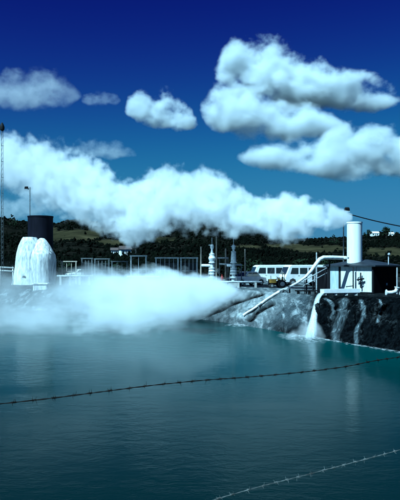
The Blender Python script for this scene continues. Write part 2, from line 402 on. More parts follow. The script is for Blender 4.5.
# near bank under the photographer
bm = bmesh.new(); prevr = None
for i in range(41):
    x = -30+1.5*i
    yf = max(1.6, 4.3+.6616*x)
    r = []
    for q, (y, z) in enumerate(((-40, 2.3), (-5, 2.2), (yf-1.0, 2.15), (yf, 1.95), (yf+.9, 1.2), (yf+1.9, -.4))):
        r.append(bm.verts.new((x, y, z+.08*mnoise.noise(Vector((x, y, 0))))))
    if prevr:
        for a in range(5): bm.faces.new((prevr[a], r[a], r[a+1], prevr[a+1])).smooth = True
    prevr = r
bmesh.ops.recalc_face_normals(bm, faces=bm.faces)
me = bpy.data.meshes.new('near_bank'); bm.to_mesh(me); bm.free(); me.materials.append(mat('near_bank_turf', (.07,.08,.04), .9, scale=2))
o = bpy.data.objects.new('near_bank', me); C.objects.link(o); tag(o, kind='structure')

# water
m = bpy.data.materials.new('hot_pond_water'); nt, N, L = nodes(m)
out = N.new('ShaderNodeOutputMaterial'); b = N.new('ShaderNodeBsdfPrincipled'); L.new(b.outputs[0], out.inputs[0])
tc = N.new('ShaderNodeTexCoord')
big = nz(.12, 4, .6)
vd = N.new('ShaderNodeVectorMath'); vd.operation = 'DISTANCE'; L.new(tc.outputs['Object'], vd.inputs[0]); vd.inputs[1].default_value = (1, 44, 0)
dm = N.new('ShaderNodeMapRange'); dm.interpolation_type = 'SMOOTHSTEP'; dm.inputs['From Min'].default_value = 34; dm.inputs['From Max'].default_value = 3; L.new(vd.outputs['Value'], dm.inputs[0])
L.new(mixc(mth('MULTIPLY', dm.outputs[0], mth('MULTIPLY_ADD', big, 1.6), True), (.0045,.0115,.0122), (.0105,.039,.041)), b.inputs['Base Color'])  # base lightens towards the far shore: milky silica plus reflected brightness painted in
b.inputs['Roughness'].default_value = .12; b.inputs['IOR'].default_value = 1.33; b.inputs['Specular IOR Level'].default_value = .025; b.inputs['Specular Tint'].default_value = (.75, .95, 1, 1)
mp = N.new('ShaderNodeMapping'); mp.inputs['Scale'].default_value = (.6, 1.0, 1); L.new(tc.outputs['Object'], mp.inputs[0])
w1 = nz(2.6, 5, .6, mp.outputs[0], .3); w2 = nz(11, 3, .6, mp.outputs[0])
bp = N.new('ShaderNodeBump'); bp.inputs['Distance'].default_value = .1
patch = nz(.22, 4, .6, mp.outputs[0], .6)
L.new(ramp(patch, [(.36, (.03,.03,.03)), (.66, (.2,.2,.2))]), bp.inputs['Strength'])
L.new(mth('ADD', w1, mth('MULTIPLY', w2, .25)), bp.inputs['Height']); L.new(bp.outputs[0], b.inputs['Normal'])
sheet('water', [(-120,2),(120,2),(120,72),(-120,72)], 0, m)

# ------------------------------------------------------------------ hills
RIDGE = [(-400,225),(-150,214),(-50,213),(0,217),(20,221),(50,224),(75,219),(90,222),(120,226),(150,216),(180,211),(210,214),(245,225),(275,236),(300,239),(330,238),(350,237),(365,235),(385,232),(405,234),(450,236),(600,228),(800,235)]
FIELDS = [(75,236,30,6),(100,231,14,3),(45,231,14,4),(118,243,22,3.5),(320,249,36,3.6),(285,246,22,2.6),(385,252,30,4.6),(430,250,30,5),(160,240,20,2.5),(245,247,20,2.2),(-30,236,30,5)]
def hill_pt(px, v):
    ry = interp(RIDGE, px)[0]+1.0*mnoise.noise(Vector((px*.06, 3, 0)))
    py = lerp(276.5, ry, v); d = 115+ (820-115)*v**1.7
    p = P(px, py, d)
    p.z += (1-v)*v*9*mnoise.fractal(Vector((p.x*.012, p.y*.012, 0)), 1, 2, 4)
    return p, py
def field_amt(p, px):
    py = HZ-(p.z-EYE)*F/p.y
    best = 0
    for cx, cy, rx, ry in FIELDS:
        q = ((px-cx)/rx)**2+((py-cy)/ry)**2+.7*mnoise.fractal(Vector((px*.07, py*.3, cx)), 1, 2, 4)
        best = max(best, 1-sstep(.6, 1.1, q))
    return best
bm = bmesh.new(); lay = bm.verts.layers.float_color.new('tone'); rows = []
for i in range(261):
    px = -350+4*i; col = []
    for j in range(61):
        p, py = hill_pt(px, j/60); v = bm.verts.new(p); v[lay] = (field_amt(p, px), 0, 0, 1); col.append(v)
    for k in (1.3, 2.5):
        q = P(px, 0, 820*k); q.z = p.z*.5/k; v = bm.verts.new(q); v[lay] = (0,0,0,1); col.append(v)
    rows.append(col)
for A, B in zip(rows, rows[1:]):
    for k in range(len(A)-1): bm.faces.new((A[k], B[k], B[k+1], A[k+1])).smooth = True
bmesh.ops.recalc_face_normals(bm, faces=bm.faces)
me = bpy.data.meshes.new('hills'); bm.to_mesh(me); bm.free()
m = bpy.data.materials.new('scrub_and_pasture'); nt, N, L = nodes(m)
out = N.new('ShaderNodeOutputMaterial'); b = N.new('ShaderNodeBsdfPrincipled'); L.new(b.outputs[0], out.inputs[0])
at = N.new('ShaderNodeVertexColor'); at.layer_name = 'tone'; sp = N.new('ShaderNodeSeparateColor'); L.new(at.outputs[0], sp.inputs[0])
tc = N.new('ShaderNodeTexCoord')
a1 = nz(.02, 7, .7); a2 = nz(.09, 5, .7)
dark = ramp(a2, [(.35, (.002,.0025,.002)), (.65, (.01,.0095,.0075))])
grass = ramp(a1, [(.35, (.008,.0085,.005)), (.55, (.034,.03,.015)), (.7, (.07,.058,.03))])
L.new(mixc(mth('ADD', sp.outputs[0], mth('MULTIPLY', mth('SUBTRACT', a2, .5), .7), True), dark, grass), b.inputs['Base Color'])
b.inputs['Roughness'].default_value = 1; b.inputs['Specular IOR Level'].default_value = 0
me.materials.append(m); o = bpy.data.objects.new('hills', me); C.objects.link(o); tag(o, kind='structure', label='dark scrubby hills with pale pasture patches')

# scrub and forest on the hills: one uncountable mass
g_ = bmesh.new(); bmesh.ops.create_icosphere(g_, subdivisions=1, radius=1)
IV = [v.co.copy() for v in g_.verts]; IF = [[v.index for v in f.verts] for f in g_.faces]; g_.free()
FV = []; FF = []
n = 0
while n < 24000:
    px = random.uniform(-150, 560); v = random.random()**.85
    p, py = hill_pt(px, v)
    fa = field_amt(p, px)
    if fa > .3+.25*mnoise.noise(Vector((p.x*.05, p.y*.02, 2))) and random.random() > .012: continue
    if mnoise.noise(Vector((p.x*.02, p.y*.008, 5)))+random.uniform(-.5, .5) < -.1 and v < .97: continue
    r = random.uniform(.4, 1.25)**1.4*(.4+1.15*v); hgt = r*random.uniform(.9, 2.0)
    if v > .9: hgt *= .8; r *= .9
    b0 = len(FV)
    for q in IV:
        k = random.uniform(.45, 1.35); tp = 1-.45*max(0, q.z)
        FV.append(p+Vector((q.x*r*k*tp, q.y*r*k*tp, (q.z*.5+.36)*hgt*k)))
    FF += [[b0+q for q in f] for f in IF]; n += 1
me = bpy.data.meshes.new('forest'); me.from_pydata(FV, [], FF); me.update(); me.materials.append(M['leaf_far'])
o = bpy.data.objects.new('forest', me); C.objects.link(o)
tag(o, 'dark scrub and pine belts covering the hills', 'forest', kind='stuff')

# ------------------------------------------------------------------ surface lookup (for things that stand or lie on the land)
from mathutils.bvhtree import BVHTree
def bvh_of(name):
    me = bpy.data.objects[name].data
    return BVHTree.FromPolygons([v.co for v in me.vertices], [p.vertices[:] for p in me.polygons])
BANK = bvh_of('bank'); HILL = bvh_of('hills')
def drop(x, y, tree=None):
    z = GZ-.03
    for t in ([tree] if tree else [BANK, HILL]):
        h = t.ray_cast(Vector((x, y, 500)), Vector((0, 0, -1)))
        if h[0] is not None: z = max(z, h[0].z)
    return z
def on_bank(px, py, lift=.05):
    o = Vector((0, 0, EYE)); d = (P(px, py, 1)-o).normalized()
    h = BANK.ray_cast(o, d)
    if h[0] is None: return None
    return h[0]+h[1]*lift*(1 if h[1].dot(d) < 0 else -1)
def G(px, d): 
    x = (px-200)/F*d; return Vector((x, d, drop(x, d)))
def hill_at(px, py):
    best = min((abs(hill_pt(px, j/120)[1]-py), j/120) for j in range(121))[1]
    return hill_pt(px, best)[0]

# ------------------------------------------------------------------ silencer at the left
g = G(38, 70); R0 = empty('steam_silencer', g)
tag(R0, 'white silica crusted twin silencer with a dark drum on top', 'silencer')
s = 70/F
MB().lathe((0-.05, 1.3, 0), [(1.36, 0), (1.36, 7.3), (1.4, 7.32), (1.4, 7.45), (1.3, 7.46), (1.28, 6.6)], 32, capt=True).build('drum', M['dark_drum'], R0)
MB().lathe((.5, -.3, 0), [(1.5, 0), (1.47, .5), (1.46, 1.6), (1.46, 2.5), (1.42, 3.2), (1.34, 3.38), (1.08, 3.8), (.78, 4.3), (.5, 4.72), (.3, 4.92), (.12, 4.98)], 40, jit=.07).build('tank', M['crust'], R0)
MB().lathe((-.85, -.1, 0), [(1.85, 0), (1.72, .7), (1.55, 1.9), (1.5, 2.9), (1.4, 3.4), (1.15, 4.2), (.86, 4.9), (.72, 5.08), (.6, 5.0)], 40, jit=.08).build('tank', M['crust'], R0)
wb = P(41, 289, 61)-g
MB().box((wb.x, wb.y, wb.z), (1.3, .9, .95), bev=.08).box((wb.x, wb.y, wb.z+.5), (1.5, 1.05, .12), bev=.03).build('weir_box', M['crust'], R0)
b = MB().tube([(-1.0, -1.5, .8), (-1.0, -1.83, .78)], .2, 16); b.build('hatch', M['black_steel'], R0)
b = MB()
for q in range(9): b.tube([(1.5+.0, -1.25, .4+q*.42), (1.5, -1.0, .4+q*.42)], .025, 5)
b.tube([(1.5, -1.25, .1), (1.5, -1.25, 4.1)], .03, 6).tube([(1.5, -1.0, .1), (1.5, -1.0, 4.1)], .03, 6); b.build('ladder', M['grey_steel'], R0)

def lamp_post(px, d, ytop, hx, hy, label, r=.05):
    g = G(px, d); top = P(px, ytop, d).z-g.z
    R = empty('lamp_post', g); tag(R, label, 'lamp post', 'floodlight posts by the plant')
    MB().lathe((0,0,0), [(r*2, 0), (r*2, .15), (r*1.2, .2), (r*.9, top)], 10).build('pole', M['grey_steel'], R)
    hd = Vector(((hx-px)*d/F, 0, P(hx, hy, d).z-g.z))
    MB().tube([(0,0,top-.1), (hd.x*.5, 0, hd.z-.02), hd], r*.7, 8).build('bracket', M['galv'], R)
    rot = Matrix.Rotation(math.radians(25), 4, 'X')
    h = MB().box(hd, (.5, .3, .36), bev=.06, rot=rot, taper=(.7, .7)).build('lamp_head', M['black_steel'], R)
    MB().box(hd+Vector((0, -.12, -.16)), (.4, .2, .04), rot=rot).build('lens', M['lamp_glass'], h)
    return R
lamp_post(30, 73.2, 187, 26.5, 188, 'thin floodlight post rising behind the dark drum')
lamp_post(343.5, 53, 212, 347, 209.5, 'thin floodlight post with a dark head beside the white stack')

g = G(2.2, 62); R = empty('lattice_mast', g); tag(R, 'tall thin lattice mast with a dark head at the left edge of the photo', 'mast')
H = P(0, 130, 62).z-g.z; w = .13
for q in range(3):
    a = q*2.094; MB().tube([(math.cos(a)*w, math.sin(a)*w, 0), (math.cos(a)*w*.8, math.sin(a)*w*.8, H)], .016, 5).build('leg', M['grey_steel'], R)
b = MB()
n = int(H/.5)
for i in range(n):
    for q in range(3):
        a = q*2.094; c = a+2.094; z = i*.5
        b.tube([(math.cos(a)*w, math.sin(a)*w, z), (math.cos(c)*w, math.sin(c)*w, z+.5)], .009, 4)
        if i % 3 == 0: b.tube([(math.cos(a)*w, math.sin(a)*w, z), (math.cos(c)*w, math.sin(c)*w, z)], .02, 4)
b.build('brace', M['grey_steel'], R)
MB().lathe((0,0,H), [(.06, -.1), (.2, 0), (.24, .25), (.16, .5), (.05, .7)], 12).build('mast_head', M['black_steel'], R)

g = G(4, 66); R = empty('railing', g); tag(R, 'white pipe railing at the left edge beside the silencer', 'railing')
for q in range(4): MB().tube([(-3.0+q*1.3, 0, 0), (-3.0+q*1.3, 0, 1.95)], .045, 8).build('post', M['white_pipe'], R)
for z in (1.95, 1.6): MB().tube([(-3.1, 0, z+.1), (1.0, 0, z-.12)], .075, 8).build('rail', M['white_pipe'], R)

# ------------------------------------------------------------------ pipe frames along the far shore
def frame(px0, px1, ytop, d, bars, pm, panel, label, mid=True, group='steel frames along the far shore'):
    g = G((px0+px1)/2, d); s = d/F; w = (px1-px0)*s/2; h = P(0, ytop, d).z-g.z
    R = empty('portal_frame', g, random.uniform(-.06, .06)); tag(R, label, 'frame', group)
    for q in (-1, 1): MB().box((q*w, 0, h/2), (.13, .13, h), bev=.01).build('post', pm, R)
    MB().box((0, 0, h+.06), (2*w+.25, .14, .13), bev=.01).build('crossbeam', pm, R)
    b = MB()
    for q in range(bars):
        x = -w+2*w*(q+1)/(bars+1); b.tube([(x, .05, .05), (x, .05, h)], .03, 6)
    if mid: b.tube([(-w, .05, h*.55), (w, .05, h*.55)], .035, 6).tube([(-w, .05, h*.25), (w, .05, h*.25)], .03, 6)
    b.build('bar', pm, R)
    if panel:
        b = MB()
        for q in range(int(2*w/.14)):
            x = -w+.1+q*.14; b.box((x, .16, h*.5), (.018, .018, h*.96))
        for q in range(int(h/.14)): b.box((0, .18, .06+q*.14), (2*w-.14, .018, .018))
        b.box((0, .9, h*.42), (2*w*.86, 1.0, h*.8), bev=.05).build('dark_infill', M['mesh_panel'], R)
    return R
frame(156, 178, 258.5, 67, 4, M['galv'], True, 'widest grey steel frame with dark mesh, just left of the wellheads')
frame(181, 197, 258.5, 67, 3, M['galv'], True, 'grey steel frame with dark mesh nearest the left wellhead')
frame(131, 146, 256.5, 69, 1, M['galv'], False, 'open pale steel frame above the low white walkway')
frame(82, 92, 259, 74, 2, M['grey_steel'], True, 'narrow dull frame with dark mesh right of the timber frame')
frame(95, 109, 259.5, 72, 3, M['grey_steel'], True, 'dull dark frame standing before the bushes')
frame(62, 76, 262, 72, 2, M['wood_post'], False, 'brownish timber frame just right of the silencer')
frame(112, 127, 262, 72, 2, M['grey_steel'], False, 'dull open frame below the white cottages')

g = G(143.5, 63); R = empty('walkway', g); tag(R, 'low white topped walkway on dark trestles in the mist', 'walkway')
z0 = P(0, 276.5, 63).z-g.z
MB().box((0, 0, z0), (3.1, .9, .12), bev=.02).build('deck', M['white_paint'], R)
MB().box((0, .05, z0-.2), (2.9, .7, .26)).build('girder', M['black_steel'], R)
for q in (-1.35, -.45, .45, 1.35): MB().box((q, 0, (z0-.2)/2), (.12, .6, z0-.2)).build('trestle', M['black_steel'], R)

# pale pipe lying along the far flat, half in the mist
for (px0, px1, y, d, r, lab) in ((57, 93, 276, 68, .1, 'pale pipe lying low along the shore right of the silencer'), (198, 262, 282, 60, .1, 'pale pipe running low past the feet of the wellheads')):
    a = P(px0, y, d); c = P(px1, y, d); mid = (a+c)/2; gz = drop(mid.x, mid.y)
    R = empty('surface_pipe', (mid.x, mid.y, gz)); tag(R, lab, 'pipe')
    MB().tube([a-R.location, c-R.location], r, 10).build('pipe_run', M['galv'], R)
    for t in (.1, .37, .63, .9):
        p = a.lerp(c, t)-R.location; MB().box((p.x, p.y, p.z/2-.05), (.2, .25, max(.1, p.z))).build('support', M['concrete'], R)

# ------------------------------------------------------------------ wellheads
def wellhead(px, d, ytop, label, kind):
    g = G(px, d); R = empty('wellhead', g); tag(R, label, 'wellhead', 'silver wellheads')
    R.scale = (.76, .76, 1); H = P(0, ytop, d).z-g.z; k = H/4.7
    SV = M['silver_valve']
    MB().box((0,0,.2*k), (1.3, 1.2, .4*k), bev=.04).build('plinth', M['concrete'], R)
    MB().lathe((0,0,0), [(.27, .3*k), (.27, .85*k), (.46, .86*k), (.46, .98*k), (.25, 1.0*k), (.25, 1.2*k)], 18).build('casing', SV, R)
    v1 = MB().lathe((0,0,0), [(.42, 1.2*k), (.42, 1.3*k), (.3, 1.32*k), (.44, 1.5*k), (.3, 1.72*k), (.42, 1.74*k), (.42, 1.84*k), (.2, 1.86*k)], 18).build('valve', SV, R)
    MB().tube([(.3, -.1, 1.5*k), (.75, -.3, 1.5*k)], .05, 8).wheel_ring((.78, -.31, 1.5*k), (.9, -.4, 0), .27, .025).build('hand_wheel', M['grey_steel'], v1)
    MB().tube([(-.2, 0, 2.05*k), (-.95 if kind else -.6, .1, 2.05*k), (-1.3 if kind else -.8, .2, 2.05*k)], .13, 10).lathe((0,0,0), [(.2, 1.84*k), (.24, 2.05*k), (.2, 2.28*k)], 16).build('cross_tee', SV, R)
    pr = [(.4, 2.28*k), (.4, 2.36*k), (.3, 2.4*k), (.47, 2.72*k), (.3, 3.05*k), (.36, 3.07*k), (.36, 3.15*k), (.16, 3.2*k)] if kind else \
         [(.42, 2.28*k), (.42, 2.36*k), (.34, 2.4*k), (.33, 2.9*k), (.27, 3.3*k), (.31, 3.32*k), (.31, 3.4*k), (.16, 3.45*k)]
    v2 = MB().lathe((0,0,0), pr, 18).build('valve', SV, R)
    MB().lathe((0,0,0), [(.14, 3.2*k), (.13, 3.6*k), (.2, 3.65*k), (.25, 3.85*k), (.16, 4.02*k), (.07, 4.06*k)], 14).build('bonnet', SV, R)
    MB().tube([(0,0,4.0*k), (0,0,H)], .045, 8).build('stem', M['galv'], R)
    MB().wheel_ring((-.1, -.05, 3.98*k) if kind else (0,0,3.9*k), (0,0,1), .32, .028).build('hand_wheel', SV, R)
    for q in (-1, 1): MB().tube([(q*.55, .25, .3*k), (q*.16, .08, 3.35*k)], .032, 6).build('yoke_bar', M['galv'], R)
wellhead(212, 62, 237.5, 'left silver wellhead with stacked valves and a bulging upper valve', 1)
wellhead(233.5, 62.5, 238, 'right silver wellhead with stacked valves, beside the white car', 0)
for px, y, d, r, lab in ((201, 247, 64, .085, 'pale post left of both wellheads'), (216.4, 237, 63.5, .075, 'tallest pale post, close against the left wellhead'),
        (225.6, 249, 64, .085, 'pale post midway between the two wellheads'), (245, 249.5, 65, .075, 'pale post standing by the white car'),
        (316.5, 253, 50.5, .05, 'thin pale post under the bend of the white pipe'), (397, 268, 47, .05, 'thin pale post right of the hut')):
    g = G(px, d); h = P(0, y, d).z-g.z
    o = MB().lathe((0,0,0), [(r, -.1), (r, h*.6), (r*.85, h), (r*.3, h+.05)], 10, jit=.03).build('post', M['wood_post'] if px < 300 else M['galv'], None)
    o.location = g; tag(o, lab, 'post', 'pale posts around the plant')
g = G(229, 63.6); R = empty('pipe_rack', g); tag(R, 'light pipe rack with two levels of crossbars between the wellheads', 'pipe rack')
zz = lambda y: P(0, y, 63.6).z-g.z
xx = lambda px: (px-229)*63.6/F
MB().tube([(xx(215.5), 0, zz(258)), (xx(228.5), 0, zz(258))], .075, 8).build('crossbar', M['galv'], R)
MB().tube([(xx(219), 0, zz(264)), (xx(242), 0, zz(265))], .085, 8).build('crossbar', M['galv'], R)
for px in (219.5, 228, 241.5): MB().box((xx(px), .1, zz(258 if px < 230 else 264)/2), (.09, .09, zz(258 if px < 230 else 264))).build('upright', M['grey_steel'], R)
g = G(222, 61); R = empty('red_valve', g); tag(R, 'small red valve standing between the two wellheads', 'valve'); R.scale = (.65, .65, .72)
MB().lathe((0,0,0), [(.14, 0), (.1, .1), (.1, .8), (.17, .82), (.2, 1.1), (.15, 1.4), (.07, 1.45), (.05, 1.7)], 14).build('valve_body', M['red'], R)
MB().wheel_ring((0, -.22, 1.15), (0,1,0), .2, .025).tube([(0,-.22,1.15), (0,0,1.15)], .03, 6).build('hand_wheel', M['red'], R)

# ------------------------------------------------------------------ vehicles
def wheel(R, x, y, z, r, w, axis=(0,1,0)):
    c = Vector((x, y, z)); ax = Vector(axis)
    t = MB().tube([c-ax*w/2, c-ax*w*.35, c+ax*w*.35, c+ax*w/2], [r*.9, r, r, r*.9], 20).build('wheel', M['rubber'], R)
    MB().tube([c-ax*(w/2+.012), c+ax*(w/2+.012)], [r*.55, r*.55], 16).build('rim', M['chrome'], t)
def glass(R, name, pts, m=None, th=.02):
    """pane from four points, thickness along its normal"""
    pts = [Vector(p) for p in pts]; n = (pts[1]-pts[0]).cross(pts[2]-pts[1]).normalized()
    b = MB(); A = [b.bm.verts.new(p+n*th/2) for p in pts]; B = [b.bm.verts.new(p-n*th/2) for p in pts]
    b.bm.faces.new(A); b.bm.faces.new(list(reversed(B)))
    for k in range(4): b.bm.faces.new((A[k], B[k], B[(k+1)%4], A[(k+1)%4]))
    return b.build(name, m or M['glass'], R)
def van(px, d, rz, label):
    g = G(px, d); R = empty('van', g, rz); tag(R, label, 'van', 'white vans parked behind the pond')
    hw = .9
    MB().prism([(-2.2,.38),(-2.22,.85),(-2.1,1.12),(-1.72,1.98),(-1.5,2.1),(2.0,2.12),(2.16,1.98),(2.2,1.1),(2.18,.38),(1.75,.38),(1.68,.62),(1.4,.75),(1.1,.62),(1.03,.38),(-1.02,.38),(-1.1,.62),(-1.38,.75),(-1.66,.62),(-1.74,.38)], -hw, hw).build('body', M['white_paint'], R, bevel=.05)
    for y in (-1, 1):
        for x in (-1.38, 1.4): wheel(R, x, y*.8, .34, .34, .2)
        yy = y*(hw+.004)
        for x0, x1, s0 in ((-1.52, -.82, .2), (-.66, .12, 0), (.28, 1.02, 0), (1.16, 1.9, 0)):
            glass(R, 'window', [(x0-s0*.7, yy, 1.22), (x1, yy, 1.22), (x1, yy, 1.82), (x0+s0*.2, yy, 1.82)])
        MB().box((-.78, yy, 1.05), (.16, .03, .035)).build('door_handle', M['chrome'], R)
        MB().lathe((-2.2, y*.62, .88), [(.0, -.1), (.1, -.06), (.13, 0), (.1, .06), (.0, .1)], 12).build('headlight', M['lamp_glass'], R)
    glass(R, 'windscreen', [(-2.085, -.74, 1.2), (-2.085, .74, 1.2), (-1.79, .7, 1.9), (-1.79, -.7, 1.9)], th=.03)
    glass(R, 'rear_window', [(2.2, -.68, 1.25), (2.2, .68, 1.25), (2.18, .66, 1.85), (2.18, -.66, 1.85)], th=.03)
    for x in (-2.26, 2.24): MB().box((x, 0, .5), (.1, 1.74, .16), bev=.03).build('bumper', M['chrome'], R)
van(271, 68.5, math.radians(10), 'white van with dark windows, the left and partly hidden one of two')
van(302.5, 65.5, math.radians(14), 'white van with dark windows, parked in front of the other van')
def car(px, d, rz, label):
    g = G(px, d); R = empty('car', g, rz); tag(R, label, 'car')
    hw = .82
    MB().prism([(-2.05,.3),(-2.08,.62),(-1.95,.82),(-.85,.92),(.95,.93),(1.95,.85),(2.05,.6),(2.02,.3),(1.68,.3),(1.6,.55),(1.3,.66),(1.0,.55),(.92,.3),(-.92,.3),(-1.0,.55),(-1.3,.66),(-1.6,.55),(-1.68,.3)], -hw, hw).build('body', M['white_paint'], R, bevel=.05)
    MB().prism([(-.95,.9),(-.4,1.38),(-.2,1.43),(.75,1.43),(.95,1.36),(1.4,.9)], -.7, .7).build('cabin', M['white_paint'], R, bevel=.06)
    for y in (-1, 1):
        for x in (-1.3, 1.3): wheel(R, x, y*.73, .3, .3, .17)
        for P4 in ([(-.68,.96),(.12,.96),(.12,1.33),(-.3,1.33)], [(.2,.96),(1.1,.96),(.82,1.33),(.2,1.33)]):
            glass(R, 'window', [(x, y*.705, z) for x, z in P4])
        MB().lathe((-2.05, y*.58, .66), [(.0,-.09),(.09,-.05),(.11,0),(.09,.05),(0,.09)], 12).build('headlight', M['lamp_glass'], R)
    glass(R, 'windscreen', [(-.93,-.62,.97),(-.93,.62,.97),(-.47,.58,1.35),(-.47,-.58,1.35)], th=.03)
    glass(R, 'rear_window', [(1.38,-.6,.97),(1.38,.6,.97),(1.0,.56,1.34),(1.0,-.56,1.34)], th=.03)
    for x in (-2.1, 2.08): MB().box((x, 0, .42), (.08, 1.6, .12), bev=.02).build('bumper', M['chrome'], R)
    MB().box((-2.06, 0, .64), (.05, .85, .12)).build('grille', M['black_steel'], R)
car(246.5, 66, math.radians(38), 'small white car parked right of the wellheads')
car(80, 100, math.radians(25), 'white car parked far off behind the low pipe, right of the silencer')

g = G(277, 60); R = empty('tractor', g, math.radians(8)); tag(R, 'small yellow tractor parked in front of the white vans', 'tractor'); R.scale = (.8, .8, .72)
Y = M['yellow']
MB().box((-.55, 0, .86), (.85, .55, .5), bev=.06).build('bonnet', Y, R)
MB().box((-.99, 0, .86), (.04, .46, .42)).build('grille', M['black_steel'], R)
MB().box((-.3, 0, .52), (1.5, .34, .24), bev=.03).build('chassis', M['black_steel'], R)
for y in (-1, 1):
    wheel(R, .48, y*.5, .5, .5, .26); wheel(R, -.72, y*.45, .28, .28, .18)
    MB().prism([(-.05,.95),(.0,1.1),(.3,1.18),(.75,1.12),(.95,.9),(.9,.88),(.72,1.05),(.3,1.1),(.03,1.02)], y*.5-.15, y*.5+.15).build('mudguard', Y, R)
MB().box((.42, 0, .98), (.4, .42, .1), bev=.03).box((.64, 0, 1.2), (.08, .42, .38), bev=.03).build('seat', M['rubber'], R)
MB().tube([(-.12, 0, 1.0), (.08, 0, 1.28)], .025, 6).wheel_ring((.09, 0, 1.3), (.6, 0, .8), .18, .02).build('steering_wheel', M['black_steel'], R)
MB().tube([(.78,-.4,.9), (.78,-.4,1.72), (.78,-.32,1.8), (.78,.32,1.8), (.78,.4,1.72), (.78,.4,.9)], .04, 8).build('roll_bar', Y, R)
MB().tube([(-.7, .1, 1.1), (-.7, .1, 1.55)], .03, 8).build('exhaust', M['black_steel'], R)

# ------------------------------------------------------------------ hut, stack, discharge pipe
HL, HW, HH = 4.13, 3.24, 1.95
hx, hy = 12.85, 48.0; hz = 1.93; hrz = math.atan2(-.73, .683)
R = empty('hut', (hx, hy, hz), hrz); tag(R, 'small plant hut with white front panels, dark side and low dark roof', 'hut')
HUT = R; HM = Matrix.Translation((hx, hy, hz)) @ Matrix.Rotation(hrz, 4, 'Z')
b = MB().box((-HL+.5, .03, HH/2), (1.0, .06, HH), bev=.008); b.build('wall', M['panel_blue'], R)
for x0, x1 in ((-2.92, -1.56), (-1.52, -.2)): MB().box(((x0+x1)/2, .03, HH/2+.02), (x1-x0, .06, HH-.04), bev=.008).build('wall', M['panel'], R)
MB().box((-3.02, .1, HH/2), (.2, .1, HH)).build('gap_board', M['black_steel'], R)
MB().box((-.03, HW/2, HH/2), (.06, HW, HH)).box((-HL+.03, HW/2, HH/2), (.06, HW-.14, HH)).box((-HL/2, HW-.03, HH/2), (HL-.14, .06, HH)).build('side_wall', M['dark_board'], R)  # side facing away from the sun: its shade is put into the colour
for x, y in ((-.08, -.04), (-HL+.06, -.04), (.04, HW-.08)): MB().box((x, y, HH/2), (.12, .1, HH)).build('corner_post', M['black_steel'], R)
ov = .28
b = MB(); A = [(-HL-ov, -ov, HH), (ov, -ov, HH), (ov, HW+ov, HH), (-HL-ov, HW+ov, HH)]
lo_ = [b.bm.verts.new(p) for p in A]; up_ = [b.bm.verts.new((p[0], p[1], p[2]+.1)) for p in A]
r0 = b.bm.verts.new((-HL/2-.5, HW/2, HH+.55)); r1 = b.bm.verts.new((-HL/2+.5, HW/2, HH+.55))
b.bm.faces.new(list(reversed(lo_)))
for q in range(4): b.bm.faces.new((lo_[q], lo_[(q+1)%4], up_[(q+1)%4], up_[q]))
b.bm.faces.new((up_[0], up_[1], r1, r0)); b.bm.faces.new((up_[1], up_[2], r1)); b.bm.faces.new((up_[2], up_[3], r0, r1)); b.bm.faces.new((up_[3], up_[0], r0))
rf = b.build('roof', M['roof'], R)
MB().tube([(.0, HW*.62, HH), (.0, HW*.62, HH+.75), (.08, HW*.62-.08, HH+.85)], .05, 8).lathe((.1, HW*.62-.1, HH+.85), [(.05, 0), (.1, .04), (.1, .14), (.02, .2)], 10).build('vent_pipe', M['galv'], rf)
MB().tube([(-1.56, -.36, HH), (-1.56, -.36, -.5)], .05, 8).tube([(-1.56,-.36,.5), (-2.2,-.36,.42)], .04, 6).build('downpipe', M['black_steel'], R)
MB().tube([(-1.0,-.1,.35), (-1.0,-.22,.4), (-1.0,-.22,1.5)], .05, 8).tube([(-1.32,-.22,.95), (-.72,-.22,1.05)], .06, 8).wheel_ring((-1.0,-.36,1.0), (0,1,0), .16, .03).tube([(-1.0,-.36,1.0), (-1.0,-.2,1.0)], .03, 6).build('wall_valve', M['black_steel'], R)
MB().box((-.03+.036, 1.75, .62), (.03, .18, .18), bev=.01).build('side_lamp', M['lamp_glass'], R)
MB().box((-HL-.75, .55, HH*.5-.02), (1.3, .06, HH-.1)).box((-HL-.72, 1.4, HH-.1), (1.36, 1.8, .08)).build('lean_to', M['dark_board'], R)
MB().box((-HL-1.35, -.1, HH*.5), (.1, .1, HH)).build('lean_to_post', M['black_steel'], R)

sp_ = P(354.5, 262, 50.3); o_z = hz
R = empty('vent_stack', (sp_.x, sp_.y, o_z)); tag(R, 'tall round white steam stack rising through the hut roof', 'stack')
top = P(0, 222, 50.3).z-o_z
MB().lathe((0,0,0), [(.58, .05), (.58, top-.12), (.61, top-.11), (.61, top), (.54, top), (.52, top-.9), (.0, top-.95)], 36, capt=False).build('shell', M['stack_white'], R)
MB().lathe((0,0,0), [(.63, top*.36), (.66, top*.36+.03), (.66, top*.36+.1), (.59, top*.36+.13)], 36, capb=False, capt=False).build('flashing', M['roof'], R)

g = Vector((P(300, 286, 46).x, 46, drop(P(300, 286, 46).x, 46)))
R = empty('discharge_pipe', g); tag(R, 'white pipe bending down from the stack and across the silica slope', 'pipe')
pts = [P(346, 258, 49.2), P(330, 257.5, 48.6), P(323.5, 257.5, 48.4), P(319.5, 259.5, 48.3), P(316, 264, 48.1), P(311, 271, 47.7), P(305, 277.5, 47.2), P(297, 283, 46.7)]
MB().tube([p-g for p in pts], [.15,.15,.15,.15,.14,.12,.09,.085], 14).build('pipe_bend', M['white_pipe'], R)
tail = [pts[-1]]
for q in range(1, 13):
    px = lerp(297, 244, q/12); py = lerp(283, 316.5, (q/12)**1.08)
    p = P(px, py, lerp(46.7, 43.6, q/12)); zb = drop(p.x, p.y, BANK)+.1; p.z = max(p.z, zb)
    h = on_bank(px, py, .12)
    tail.append(h if (h and q > 2) else p)
MB().tube([p-g for p in tail], [lerp(.085, .075, q/12) for q in range(13)], 12).build('pipe_tail', M['white_pipe'], R)
